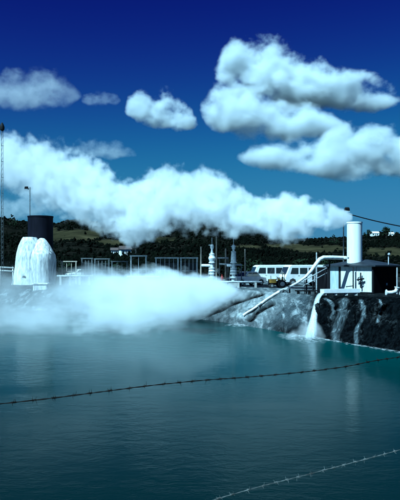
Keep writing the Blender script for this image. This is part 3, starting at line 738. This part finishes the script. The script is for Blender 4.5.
for px, py, d in ((330, 259, 48.6), (307, 276, 47.3), (290, 288, 46.3)):
    p = P(px, py, d); z = drop(p.x, p.y+.15)
    MB().box((p.x-g.x, p.y+.18-g.y, (p.z+z)/2-g.z), (.09, .09, max(.2, p.z-z))).build('support', M['black_steel'], R)
MB().lathe(tuple(P(345, 258, 49.2)-g), [(.3, -.06), (.3, .06)], 16).build('flange', M['white_pipe'], R)
# hand rail beside the pipe
a = P(327, 268, 47.2); c = P(303, 281, 46); g = Vector(((a.x+c.x)/2, (a.y+c.y)/2, drop((a.x+c.x)/2, (a.y+c.y)/2)))
R = empty('handrail', g); tag(R, 'thin sloping handrail below the bend of the white pipe', 'handrail')
MB().tube([a-g, c-g], .04, 8).tube([a-g-Vector((0,0,.35)), c-g-Vector((0,0,.35))], .03, 8).build('rail', M['galv'], R)
for t in (.08, .5, .92):
    p = a.lerp(c, t)-g; zb = drop(p.x+g.x, p.y+g.y)-g.z; MB().tube([(p.x, p.y, zb), p], .035, 8).build('post', M['black_steel'], R)

# trough that feeds the fall
a = P(322, 291.4, 41.3); c = P(358, 290.8, 42.0); mid = (a+c)/2; g = Vector((mid.x, mid.y, drop(mid.x, mid.y)))
R = empty('trough', g); tag(R, 'long white discharge trough in front of the hut', 'trough')
dv = (c-a); ang = math.atan2(dv.y, dv.x); ln = dv.length
def lc(u, v, w): 
    return mid+Vector((math.cos(ang)*u-math.sin(ang)*v, math.sin(ang)*u+math.cos(ang)*v, w))-g
rot = Matrix.Rotation(ang, 4, 'Z') @ Matrix.Rotation(-math.asin(dv.z/ln), 4, 'Y')
MB().box(lc(0, 0, -.1), (ln, .5, .05), rot=rot).box(lc(0, .24, .02), (ln, .05, .24), rot=rot).box(lc(0, -.24, .02), (ln, .05, .24), rot=rot).build('channel', M['white_paint'], R)
for u in (-.44, -.15, .15, .42):
    q = lc(u*ln, 0, 0); zb = drop(q.x+g.x, q.y+g.y)-g.z-.1; h = q.z-.13-zb
    if h > .02: MB().box((q.x, q.y, zb+h/2), (.2, .45, h)).build('support', M['concrete'], R)
# low dark walkway left of the trough
a2 = P(296, 290.5, 43); c2 = P(323, 291, 42.2); g = Vector(((a2.x+c2.x)/2, (a2.y+c2.y)/2, drop((a2.x+c2.x)/2, (a2.y+c2.y)/2)))
R = empty('plank_walk', g); tag(R, 'dark plank walkway left of the white trough', 'walkway')
b = MB(); L_ = (c2-a2).length
for k in range(3): b.box(Vector((0, -.25+k*.25, (a2.z+c2.z)/2-g.z)), (L_, .22, .06))
b.build('planks', M['dark_board'], R)
for u in (-.4, 0, .4): 
    z = (a2.z+c2.z)/2-g.z; MB().box((u*L_, 0, z/2-.1), (.1, .6, max(.1, z+.1))).build('leg', M['black_steel'], R)

# utility pole just outside the frame, carrying the cable
g = G(450, 50); R = empty('utility_pole', g); tag(R, 'timber utility pole right of the hut carrying the black cable', 'utility pole')
MB().lathe((0,0,0), [(.15, -.2), (.12, 4.7)], 12).build('pole', M['wood_post'], R)
MB().box((0, 0, 4.5), (1.6, .1, .12)).build('crossarm', M['wood_post'], R)
a = P(347, 213.5, 53); c = Vector((g.x, g.y, g.z+4.55)); n = 14; pts = []
for i in range(n+1):
    t = i/n; p = a.lerp(c, t); p.z -= .45*4*t*(1-t)*.45; pts.append(p)
o = MB().tube(pts, .042, 8).build('cable', M['cable']); tag(o, 'black cable strung from the post by the stack off to the right', 'cable')

# white pipe scraps at the right of the hut
g = G(393, 45.5); R = empty('pipe_fitting', g); tag(R, 'white pipe fitting lying on the ground right of the hut', 'pipe fitting')
MB().tube([(-.45, 0, .16), (-.1, 0, .17), (.2, .05, .25), (.32, .1, .5)], .13, 12).build('elbow', M['white_pipe'], R)
MB().tube([(-.5, 0, .16), (-.44, 0, .16)], .22, 16).tube([(.33, .1, .5), (.34, .1, .56)], .2, 14).build('flange', M['white_pipe'], R)
MB().box((.7, .2, .15), (.5, .35, .3), bev=.03, rz=.4).build('block', M['concrete'], R)

# ------------------------------------------------------------------ falling water and foam
def water_mat(name, hole, col=(.8,.83,.83), stretch=(3, 3, .5), lo=.35, hi=.6, edge=True, top=1.0):
    m = bpy.data.materials.new(name); nt, N, L = nodes(m)
    out = N.new('ShaderNodeOutputMaterial'); b = N.new('ShaderNodeBsdfPrincipled'); L.new(b.outputs[0], out.inputs[0])
    b.inputs['Base Color'].default_value = (*col, 1); b.inputs['Roughness'].default_value = .4
    tc = N.new('ShaderNodeTexCoord'); mp = N.new('ShaderNodeMapping'); mp.inputs['Scale'].default_value = stretch; L.new(tc.outputs['Object'], mp.inputs[0])
    n = N.new('ShaderNodeTexNoise'); n.inputs['Scale'].default_value = 3; n.inputs['Detail'].default_value = 6; n.inputs['Roughness'].default_value = .7; n.inputs['Distortion'].default_value = .4
    L.new(mp.outputs[0], n.inputs['Vector'])
    mr = N.new('ShaderNodeMapRange'); mr.inputs['From Min'].default_value = lo; mr.inputs['From Max'].default_value = hi; mr.inputs['To Min'].default_value = hole; mr.inputs['To Max'].default_value = top
    L.new(n.outputs[0], mr.inputs[0])
    if edge:
        at = N.new('ShaderNodeVertexColor'); at.layer_name = 'edge'; sp = N.new('ShaderNodeSeparateColor'); L.new(at.outputs[0], sp.inputs[0])
        ml = N.new('ShaderNodeMath'); ml.operation = 'MULTIPLY'; L.new(mr.outputs[0], ml.inputs[0]); L.new(sp.outputs[0], ml.inputs[1]); L.new(ml.outputs[0], b.inputs['Alpha'])
    else: L.new(mr.outputs[0], b.inputs['Alpha'])
    return m
FALL = water_mat('falling_water', .25, (.75,.8,.82), (5, 5, .45), .36, .6); TRICK = water_mat('trickling_water', 0, (.26,.31,.35), (3, 3, .6), .38, .8, top=.6); FOAM = water_mat('foam', 0, (.6,.63,.64), (1.3, .8, 1), .42, .75)
def ribbon(name, pts, widths, m, label, cat, bulge=.12, nx=14, sub=6, group=None, kind=None):
    pts = [Vector(p) for p in pts]; P2 = []; W2 = []
    for i in range(len(pts)-1):
        for k in range(sub):
            t = k/sub; a, b_ = pts[i], pts[i+1]
            pm = pts[max(0,i-1)]; pn = pts[min(len(pts)-1, i+2)]
            P2.append(.5*((2*a)+(b_-pm)*t+(2*pm-5*a+4*b_-pn)*t*t+(3*a-pm-3*b_+pn)*t**3)); W2.append(lerp(widths[i], widths[i+1], t))
    P2.append(pts[-1]); W2.append(widths[-1])
    b = MB(); rows = []; c0 = pts[0]; el = b.bm.verts.layers.float_color.new('edge')
    for i, (p, w) in enumerate(zip(P2, W2)):
        front = []; back = []
        for k in range(nx+1):
            u = k/nx*2-1; uu = u*(1+.12*mnoise.noise(Vector((i*.35, u*2, 1))))
            q = p+Vector((uu*w/2, -bulge*(1-u*u)-.05*mnoise.noise(Vector((u*5, i*.3, 2))), .0))
            ea = max(0, 1-abs(u)**2.2)*min(1, i/2+.3, (len(P2)-1-i)/4+.25)
            for lst, off in ((front, 0), (back, .05)):
                vx = b.bm.verts.new(q-c0+Vector((0, off, 0))); vx[el] = (ea, ea, ea, 1); lst.append(vx)
        rows.append(front+list(reversed(back)))
    for A, B in zip(rows, rows[1:]):
        for k in range(len(A)):
            f = b.bm.faces.new((A[k], A[(k+1)%len(A)], B[(k+1)%len(A)], B[k])); f.smooth = True
    b.bm.faces.new(rows[0]); b.bm.faces.new(list(reversed(rows[-1])))
    o = b.build(name, m); o.location = c0; tag(o, label, cat, group, kind); return o
ribbon('waterfall', [P(323,292.8,41.3), P(320.5,294,40.3), P(317.5,299,38.6), P(315.3,309,37.3), P(313,322,36.1), P(311,338,35.3)], [.36,.36,.32,.34,.45,.75], FALL,
    'white hot water falling from the trough end into the pond', 'waterfall')
def lay_ribbon(name, pix, widths, m, label, cat, lift=.07, group=None):
    pts = [on_bank(px, py, lift) for px, py in pix]
    pts = [p for p in pts if p]
    if len(pts) > 2: ribbon(name, pts, widths[:len(pts)], m, label, cat, .05, 8, 4, group)
def foam_patch(cx, cy, rx, ry, n, name, label):
    b = MB()
    k = 0; random.seed(int(cx)); base = None
    pts = []
    N_ = 36
    c = Vector(((cx-200)/F*(F*EYE/(cy-HZ)), F*EYE/(cy-HZ), 0)); sc = c.y/F
    dy = (F*EYE/(cy-ry-HZ)-F*EYE/(cy+ry-HZ))/2
    el = b.bm.verts.layers.float_color.new('edge'); ring0 = b.bm.verts.new((0,0,.06)); ring0[el] = (1.6,1.6,1.6,1); prev = None
    for r in (.3, .6, .85, 1.0):
        ring = []
        for q in range(N_):
            a = q*2*math.pi/N_; l = r*(1+.28*mnoise.noise(Vector((math.cos(a)*2, math.sin(a)*2, cx))))
            vx = b.bm.verts.new((math.cos(a)*l*rx*sc, math.sin(a)*l*dy, .06*(1-r*r)+.012+.02*(1-r)*mnoise.noise(Vector((a*3, r*5, 0))))); ea = 1.6*(1-r)**.8; vx[el] = (ea, ea, ea, 1); ring.append(vx)
        for q in range(N_):
            if prev: b.bm.faces.new((prev[q], prev[(q+1)%N_], ring[(q+1)%N_], ring[q])).smooth = True
            else: b.bm.faces.new((ring0, ring[q], ring[(q+1)%N_])).smooth = True
        prev = ring
    o = b.build(name, FOAM); o.location = c; tag(o, label, 'foam', kind='stuff')
foam_patch(304, 337.5, 26, 6, 0, 'foam', 'white foam boiling where the waterfall meets the pond')
foam_patch(238, 325.5, 14, 2, 0, 'foam', 'pale foam by the end of the discharge pipe')
# line of foam along the foot of the rock
b = MB(); rr = []; el = b.bm.verts.layers.float_color.new('edge')
for i in range(70):
    px = 316+i*1.6; d = interp(WL, px, False)[0]-.35+.25*mnoise.noise(Vector((i*.25, 0, 0)))
    w = .22+.22*abs(mnoise.noise(Vector((i*.35, 7, 0))))
    x = (px-200)/F*d
    rr.append([b.bm.verts.new((x, d-w*1.6, .012)), b.bm.verts.new((x, d, .05)), b.bm.verts.new((x, d+w+.5, .03))])
    for vx, ea in zip(rr[-1], (0, .9, .5)): vx[el] = (ea, ea, ea, 1)
for A, B in zip(rr, rr[1:]):
    for k in range(2): b.bm.faces.new((A[k], B[k], B[k+1], A[k+1]))
o = b.build('foam', FOAM); tag(o, 'thin foam line along the foot of the dark rock', 'foam', kind='stuff')
vapour('spray', [(286,334,345),(296,329,345),(306,319,345),(315,318,345),(326,331,345)], lambda px: 35.6, 0, 1.1, 1.0, 1.3, .7, 'white spray hanging at the foot of the waterfall', 'spray', lo=.1, hi=1.3, step=.15, detail=3, fine=.9, fs=2.2, hull=1.2)

# ------------------------------------------------------------------ houses on the hills
def house(p, w, dp, h, rz, label, roofm):
    R = empty('house', p, rz); tag(R, label, 'house', 'pale houses on the hills')
    wl = MB().box((0,0,h/2-.4), (w, dp, h+.8)).build('wall', M['house_wall'], R)
    MB().prism([(-dp/2-.35, h), (0, h+dp*.34), (dp/2+.35, h), (dp/2+.35, h-.12), (-dp/2-.35, h-.12)], -w/2-.35, w/2+.35, Matrix.Rotation(math.radians(90), 4, 'Z')).build('roof', roofm, R)
    for q in (-.28, .25): 
        f = MB().box((q*w, -dp/2-.01, h*.55), (w*.16, .06, h*.42)).build('window', M['glass'], R)
    MB().box((0, -dp/2-.01, h*.4), (w*.09, .06, h*.75)).build('door', M['house_roof'], R)
house(hill_at(125, 256), 4.2, 4, 2.6, .35, 'larger white cottage on the hill above the far frames', M['house_roof'])
house(hill_at(114.5, 255), 2.8, 3.2, 2.2, .1, 'smaller white cottage on the hill, left of the larger one', M['house_roof'])
house(hill_at(374.5, 236.3), 9, 6, 3.6, .1, 'white farmhouse on the ridge right of the stack', M['house_wall'])
house(hill_at(391, 236.3), 5.5, 5, 2.6, -.1, 'small pale outbuilding on the ridge near the photo edge', M['house_wall'])

# ------------------------------------------------------------------ trees and bushes near enough to tell apart
def tree(name, p, w, h, label, cat, conical=False, n=420, seed=0, group=None, trunk=.16):
    rnd = random.Random(seed); R = empty(name, p); tag(R, label, cat, group)
    b = MB(); b.tube([(0,0,-.2), (.03*h,0,h*.35), (0,.02*h,h*.8)], [h*.035, h*.026, h*.008], 7)
    lim = []
    for q in range(6):
        a = rnd.uniform(0, 6.28); z = h*rnd.uniform(trunk, .6); e = Vector((math.cos(a)*w*.36, math.sin(a)*w*.36, z+h*.16)); lim.append(e)
        b.tube([(0,0,z), e*.6+Vector((0,0,z*.3)), e], [h*.015, h*.01, h*.004], 5)
    b.build('trunk', M['bark'], R)
    c = MB(); ctr = []
    for q in range(16):
        a = rnd.uniform(0, 6.28); t = rnd.random()
        if conical: z = h*(trunk+(1-trunk)*t); r = w*.5*(1-t)*rnd.uniform(.5, 1)+.05*w; cr = w*.2*(1.1-t)
        else: z = h*(trunk+.1+.68*t); r = w*.38*math.sqrt(max(0, 1-(2*t-.9)**2))*rnd.uniform(.4, 1); cr = w*.2
        ctr.append((Vector((math.cos(a)*r, math.sin(a)*r, z)), cr))
    for q in range(n):
        cc, cr = rnd.choice(ctr); dv = Vector((rnd.gauss(0,1), rnd.gauss(0,1), rnd.gauss(0,.8))); dv *= cr*rnd.uniform(.3, 1)/max(.1, dv.length)
        k = cc+dv; s_ = w*rnd.uniform(.035, .075)
        u = Vector((rnd.gauss(0,1), rnd.gauss(0,1), rnd.gauss(0,1))).normalized(); v = u.orthogonal().normalized()
        if k.z < .05*h: k.z = .05*h
        c.bm.faces.new([c.bm.verts.new(k+u*s_), c.bm.verts.new(k+v*s_*.7), c.bm.verts.new(k-u*s_), c.bm.verts.new(k-v*s_*.7)])
    c.build('crown', M['leaf'], R); return R
BG = 'bushes and trees behind the plant'
specs = [('bush', 97, 88, 3.2, 1.9, 'dark bush behind the dull dark frame', False), ('bush', 110, 92, 4.2, 2.3, 'rounded dark bush below the white cottages', False), ('bush', 120, 86, 3.0, 1.7, 'low dark bush beside the open dull frame', False),
  ('bush', 150, 95, 4.0, 2.2, 'dark bush seen through the open pale steel frame', False), ('bush', 64, 104, 4.4, 2.4, 'dark bush behind the brownish timber frame', False),
  ('bush', 300, 100, 4.6, 3.0, 'dark bush behind the roof of the front van', False), ('bush', 328, 96, 4.2, 3.0, 'dark bush behind the bend of the white pipe', False),
  ('bush', 250, 104, 5.0, 3.0, 'wide dark bush behind the small white car', False)]
for i, (nm, px, d, w, h, lab, con) in enumerate(specs): tree(nm, G(px, d), w, h, lab, 'bush', con, 380, i+1, BG, .08)
for i, (px, py, w, h, lab, con) in enumerate([(12, 226, 12, 12, 'dark pine on the hill left of the silencer drum', True), (86, 226, 12, 9, 'dark tree on the crest where the steam begins', False), (292, 245, 9, 9, 'dark pine on the hillside left of the stack', True),
    (334, 244, 9, 10, 'dark pine on the hillside close left of the stack', True), (368, 238, 12, 9, 'dark tree beside the white farmhouse', False), (386, 237, 13, 10, 'dark round tree between farmhouse and outbuilding', False)]):
    tree('pine_tree' if con else 'tree', hill_at(px, py), w, h, lab, 'tree', con, 420, 40+i, BG, .1)

# ------------------------------------------------------------------ barbed wire fence in front of the camera
fd = lambda px: 4.2215/(1-.6616*(px-200)/F)
WIRE1 = [(-150,413),(-60,408),(0,404),(50,398.5),(100,392),(150,385.5),(200,380.5),(250,377),(300,372.5),(345,367),(375,360.5),(400,357),(480,344),(620,330)]
WIRE2 = [(-150,590),(0,556),(150,519),(225,496.5),(262,486),(300,476.5),(340,466),(370,458),(400,450),(480,425),(620,396)]
g0 = P(-150, 404, fd(-150)); R = empty('barbed_wire_fence', (g0.x, g0.y, 1.9)); tag(R, 'barbed wire fence strung across the foreground above the pond', 'fence')
def barbed(tab, m, r, seed):
    rnd = random.Random(seed)
    pts = []; px = -150
    while px <= 620:
        y = interp(tab, px, False)[0]; pts.append(P(px, y, fd(px))); px += 4
    pts = [sum((pts[min(len(pts)-1, max(0, i+k))] for k in (-3,-2,-1,0,1,2,3)), Vector())/7 for i in range(len(pts))]
    b = MB(); L0 = R.location
    # two strands twisted round each other
    dense = []
    for a, c in zip(pts, pts[1:]):
        n = max(1, int((c-a).length/.008))
        for k in range(n): dense.append(a.lerp(c, k/n))
    dense.append(pts[-1])
    for ph in (0, math.pi):
        b.tube([p-L0+Vector((0, math.cos(i*.42+ph)*r, math.sin(i*.42+ph)*r)) for i, p in enumerate(dense)], r*.95, 4)
    acc = 0; nxt = .05
    for i in range(1, len(dense)-1):
        acc += (dense[i]-dense[i-1]).length
        if acc >= nxt:
            nxt += .118*rnd.uniform(.85, 1.15)
            t = (dense[i+1]-dense[i-1]).normalized(); u = t.orthogonal().normalized(); v = t.cross(u); p = dense[i]-L0
            a0 = rnd.uniform(0, 6.28)
            hel = [p+t*((k/18-.5)*.026)+(u*math.cos(a0+k*1.0)+v*math.sin(a0+k*1.0))*r*2.7 for k in range(19)]
            b.tube(hel, r*1.1, 4)
            for sgn, off in ((1, .011), (-1, -.011), (1, -.006), (-1, .006)):
                a1 = a0+rnd.uniform(-.6, .6)+(1.4 if off in (.006, -.006) else 0); dr = (u*math.cos(a1)+v*math.sin(a1))*sgn+t*rnd.uniform(-.3, .3)
                b.tube([p+t*off, p+t*off+dr*rnd.uniform(.02, .03)], [r*1.0, r*.35], 4)
    b.build('wire', m, R)
barbed(WIRE1, M['rust_wire'], .0019, 3); barbed(WIRE2, M['bare_wire'], .0019, 5)
for px in (-150, 620):
    d = fd(px); x = (px-200)/F*d; lz = 3.4-R.location.z
    MB().lathe((x-R.location.x, d+.05-R.location.y, -.8), [(.06, 0), (.055, lz+.8), (.03, lz+.85)], 10, jit=.05).build('post', M['wood_post'], R)

# ------------------------------------------------------------------ camera, light, render settings
cam = bpy.data.cameras.new('camera'); co = bpy.data.objects.new('camera', cam); C.objects.link(co); SC.camera = co
co.location = (0, 0, EYE); co.rotation_euler = (math.radians(90), 0, 0)
cam.sensor_fit = 'VERTICAL'; cam.sensor_height = 36; cam.lens = F/500*36; cam.shift_y = (HZ-250)/500; cam.clip_end = 20000
sd = Vector((-.42, -.47, .78)).normalized()
el = math.asin(sd.z); az = math.atan2(sd.x, sd.y)
sun = bpy.data.lights.new('sun', 'SUN'); so = bpy.data.objects.new('sun', sun); C.objects.link(so)
sun.energy = 5.0; sun.angle = math.radians(.53); sun.color = (1, .965, .91)
so.rotation_euler = sd.to_track_quat('Z', 'Y').to_euler(); so.location = (-30, -20, 60)
SKYK = (1, 1, 1); SKYG = (3.0, 4.8, 2.7); SKYA = (5.3, 18.2, 1.54); SKYB = (63, 139.5, 6.6)
W = bpy.data.worlds.new('World'); SC.world = W; W.use_nodes = True
nt = W.node_tree; nt.nodes.clear(); N = nt.nodes; L = nt.links
sky = N.new('ShaderNodeTexSky'); sky.sky_type = 'NISHITA'; sky.sun_disc = False
sky.sun_elevation = el; sky.sun_rotation = az % (2*math.pi); sky.air_density = 1.0; sky.dust_density = .2; sky.ozone_density = 5.0; sky.altitude = 400
bg = N.new('ShaderNodeBackground'); bg.inputs['Strength'].default_value = .1
out = N.new('ShaderNodeOutputWorld'); 
mu = N.new('ShaderNodeMix'); mu.data_type = 'RGBA'; mu.blend_type = 'MULTIPLY'; mu.inputs[0].default_value = 1; mu.inputs[7].default_value = (.1*SKYK[0], .1*SKYK[1], .1*SKYK[2], 1)
L.new(sky.outputs[0], mu.inputs[6])
sc_ = N.new('ShaderNodeSeparateColor'); cc_ = N.new('ShaderNodeCombineColor'); L.new(mu.outputs[2], sc_.inputs[0])
for q in range(3):
    pw = N.new('ShaderNodeMath'); pw.operation = 'POWER'; pw.inputs[1].default_value = SKYG[q]; L.new(sc_.outputs[q], pw.inputs[0])
    ml = N.new('ShaderNodeMath'); ml.operation = 'MULTIPLY'; ml.inputs[1].default_value = SKYA[q]; L.new(pw.outputs[0], ml.inputs[0])
    dn = N.new('ShaderNodeMath'); dn.operation = 'MULTIPLY_ADD'; dn.inputs[1].default_value = SKYB[q]; dn.inputs[2].default_value = 1; L.new(pw.outputs[0], dn.inputs[0])
    dv = N.new('ShaderNodeMath'); dv.operation = 'DIVIDE'; L.new(ml.outputs[0], dv.inputs[0]); L.new(dn.outputs[0], dv.inputs[1]); L.new(dv.outputs[0], cc_.inputs[q])
m2 = N.new('ShaderNodeMix'); m2.data_type = 'RGBA'; m2.blend_type = 'MULTIPLY'; m2.inputs[0].default_value = 1; m2.inputs[7].default_value = (10, 10, 10, 1)
L.new(cc_.outputs[0], m2.inputs[6]); L.new(m2.outputs[2], bg.inputs[0]); L.new(bg.outputs[0], out.inputs[0])
SC.view_settings.view_transform = 'Standard'; SC.view_settings.look = 'None'; SC.view_settings.gamma = 1; SC.view_settings.exposure = .8
SC.view_settings.use_white_balance = True; SC.view_settings.white_balance_temperature = 4200; SC.view_settings.white_balance_tint = -22
cy = SC.cycles
SC.render.engine = 'CYCLES'
cy.use_adaptive_sampling = True; cy.adaptive_threshold = .06; cy.adaptive_min_samples = 16
cy.use_denoising = True; cy.sample_clamp_indirect = 0
try: cy.denoiser = 'OPENIMAGEDENOISE'
except Exception: pass
cy.max_bounces = 14; cy.diffuse_bounces = 2; cy.glossy_bounces = 2; cy.transmission_bounces = 2; cy.volume_bounces = 7; cy.transparent_max_bounces = 8
cy.volume_step_rate = 1.0; cy.volume_max_steps = 256
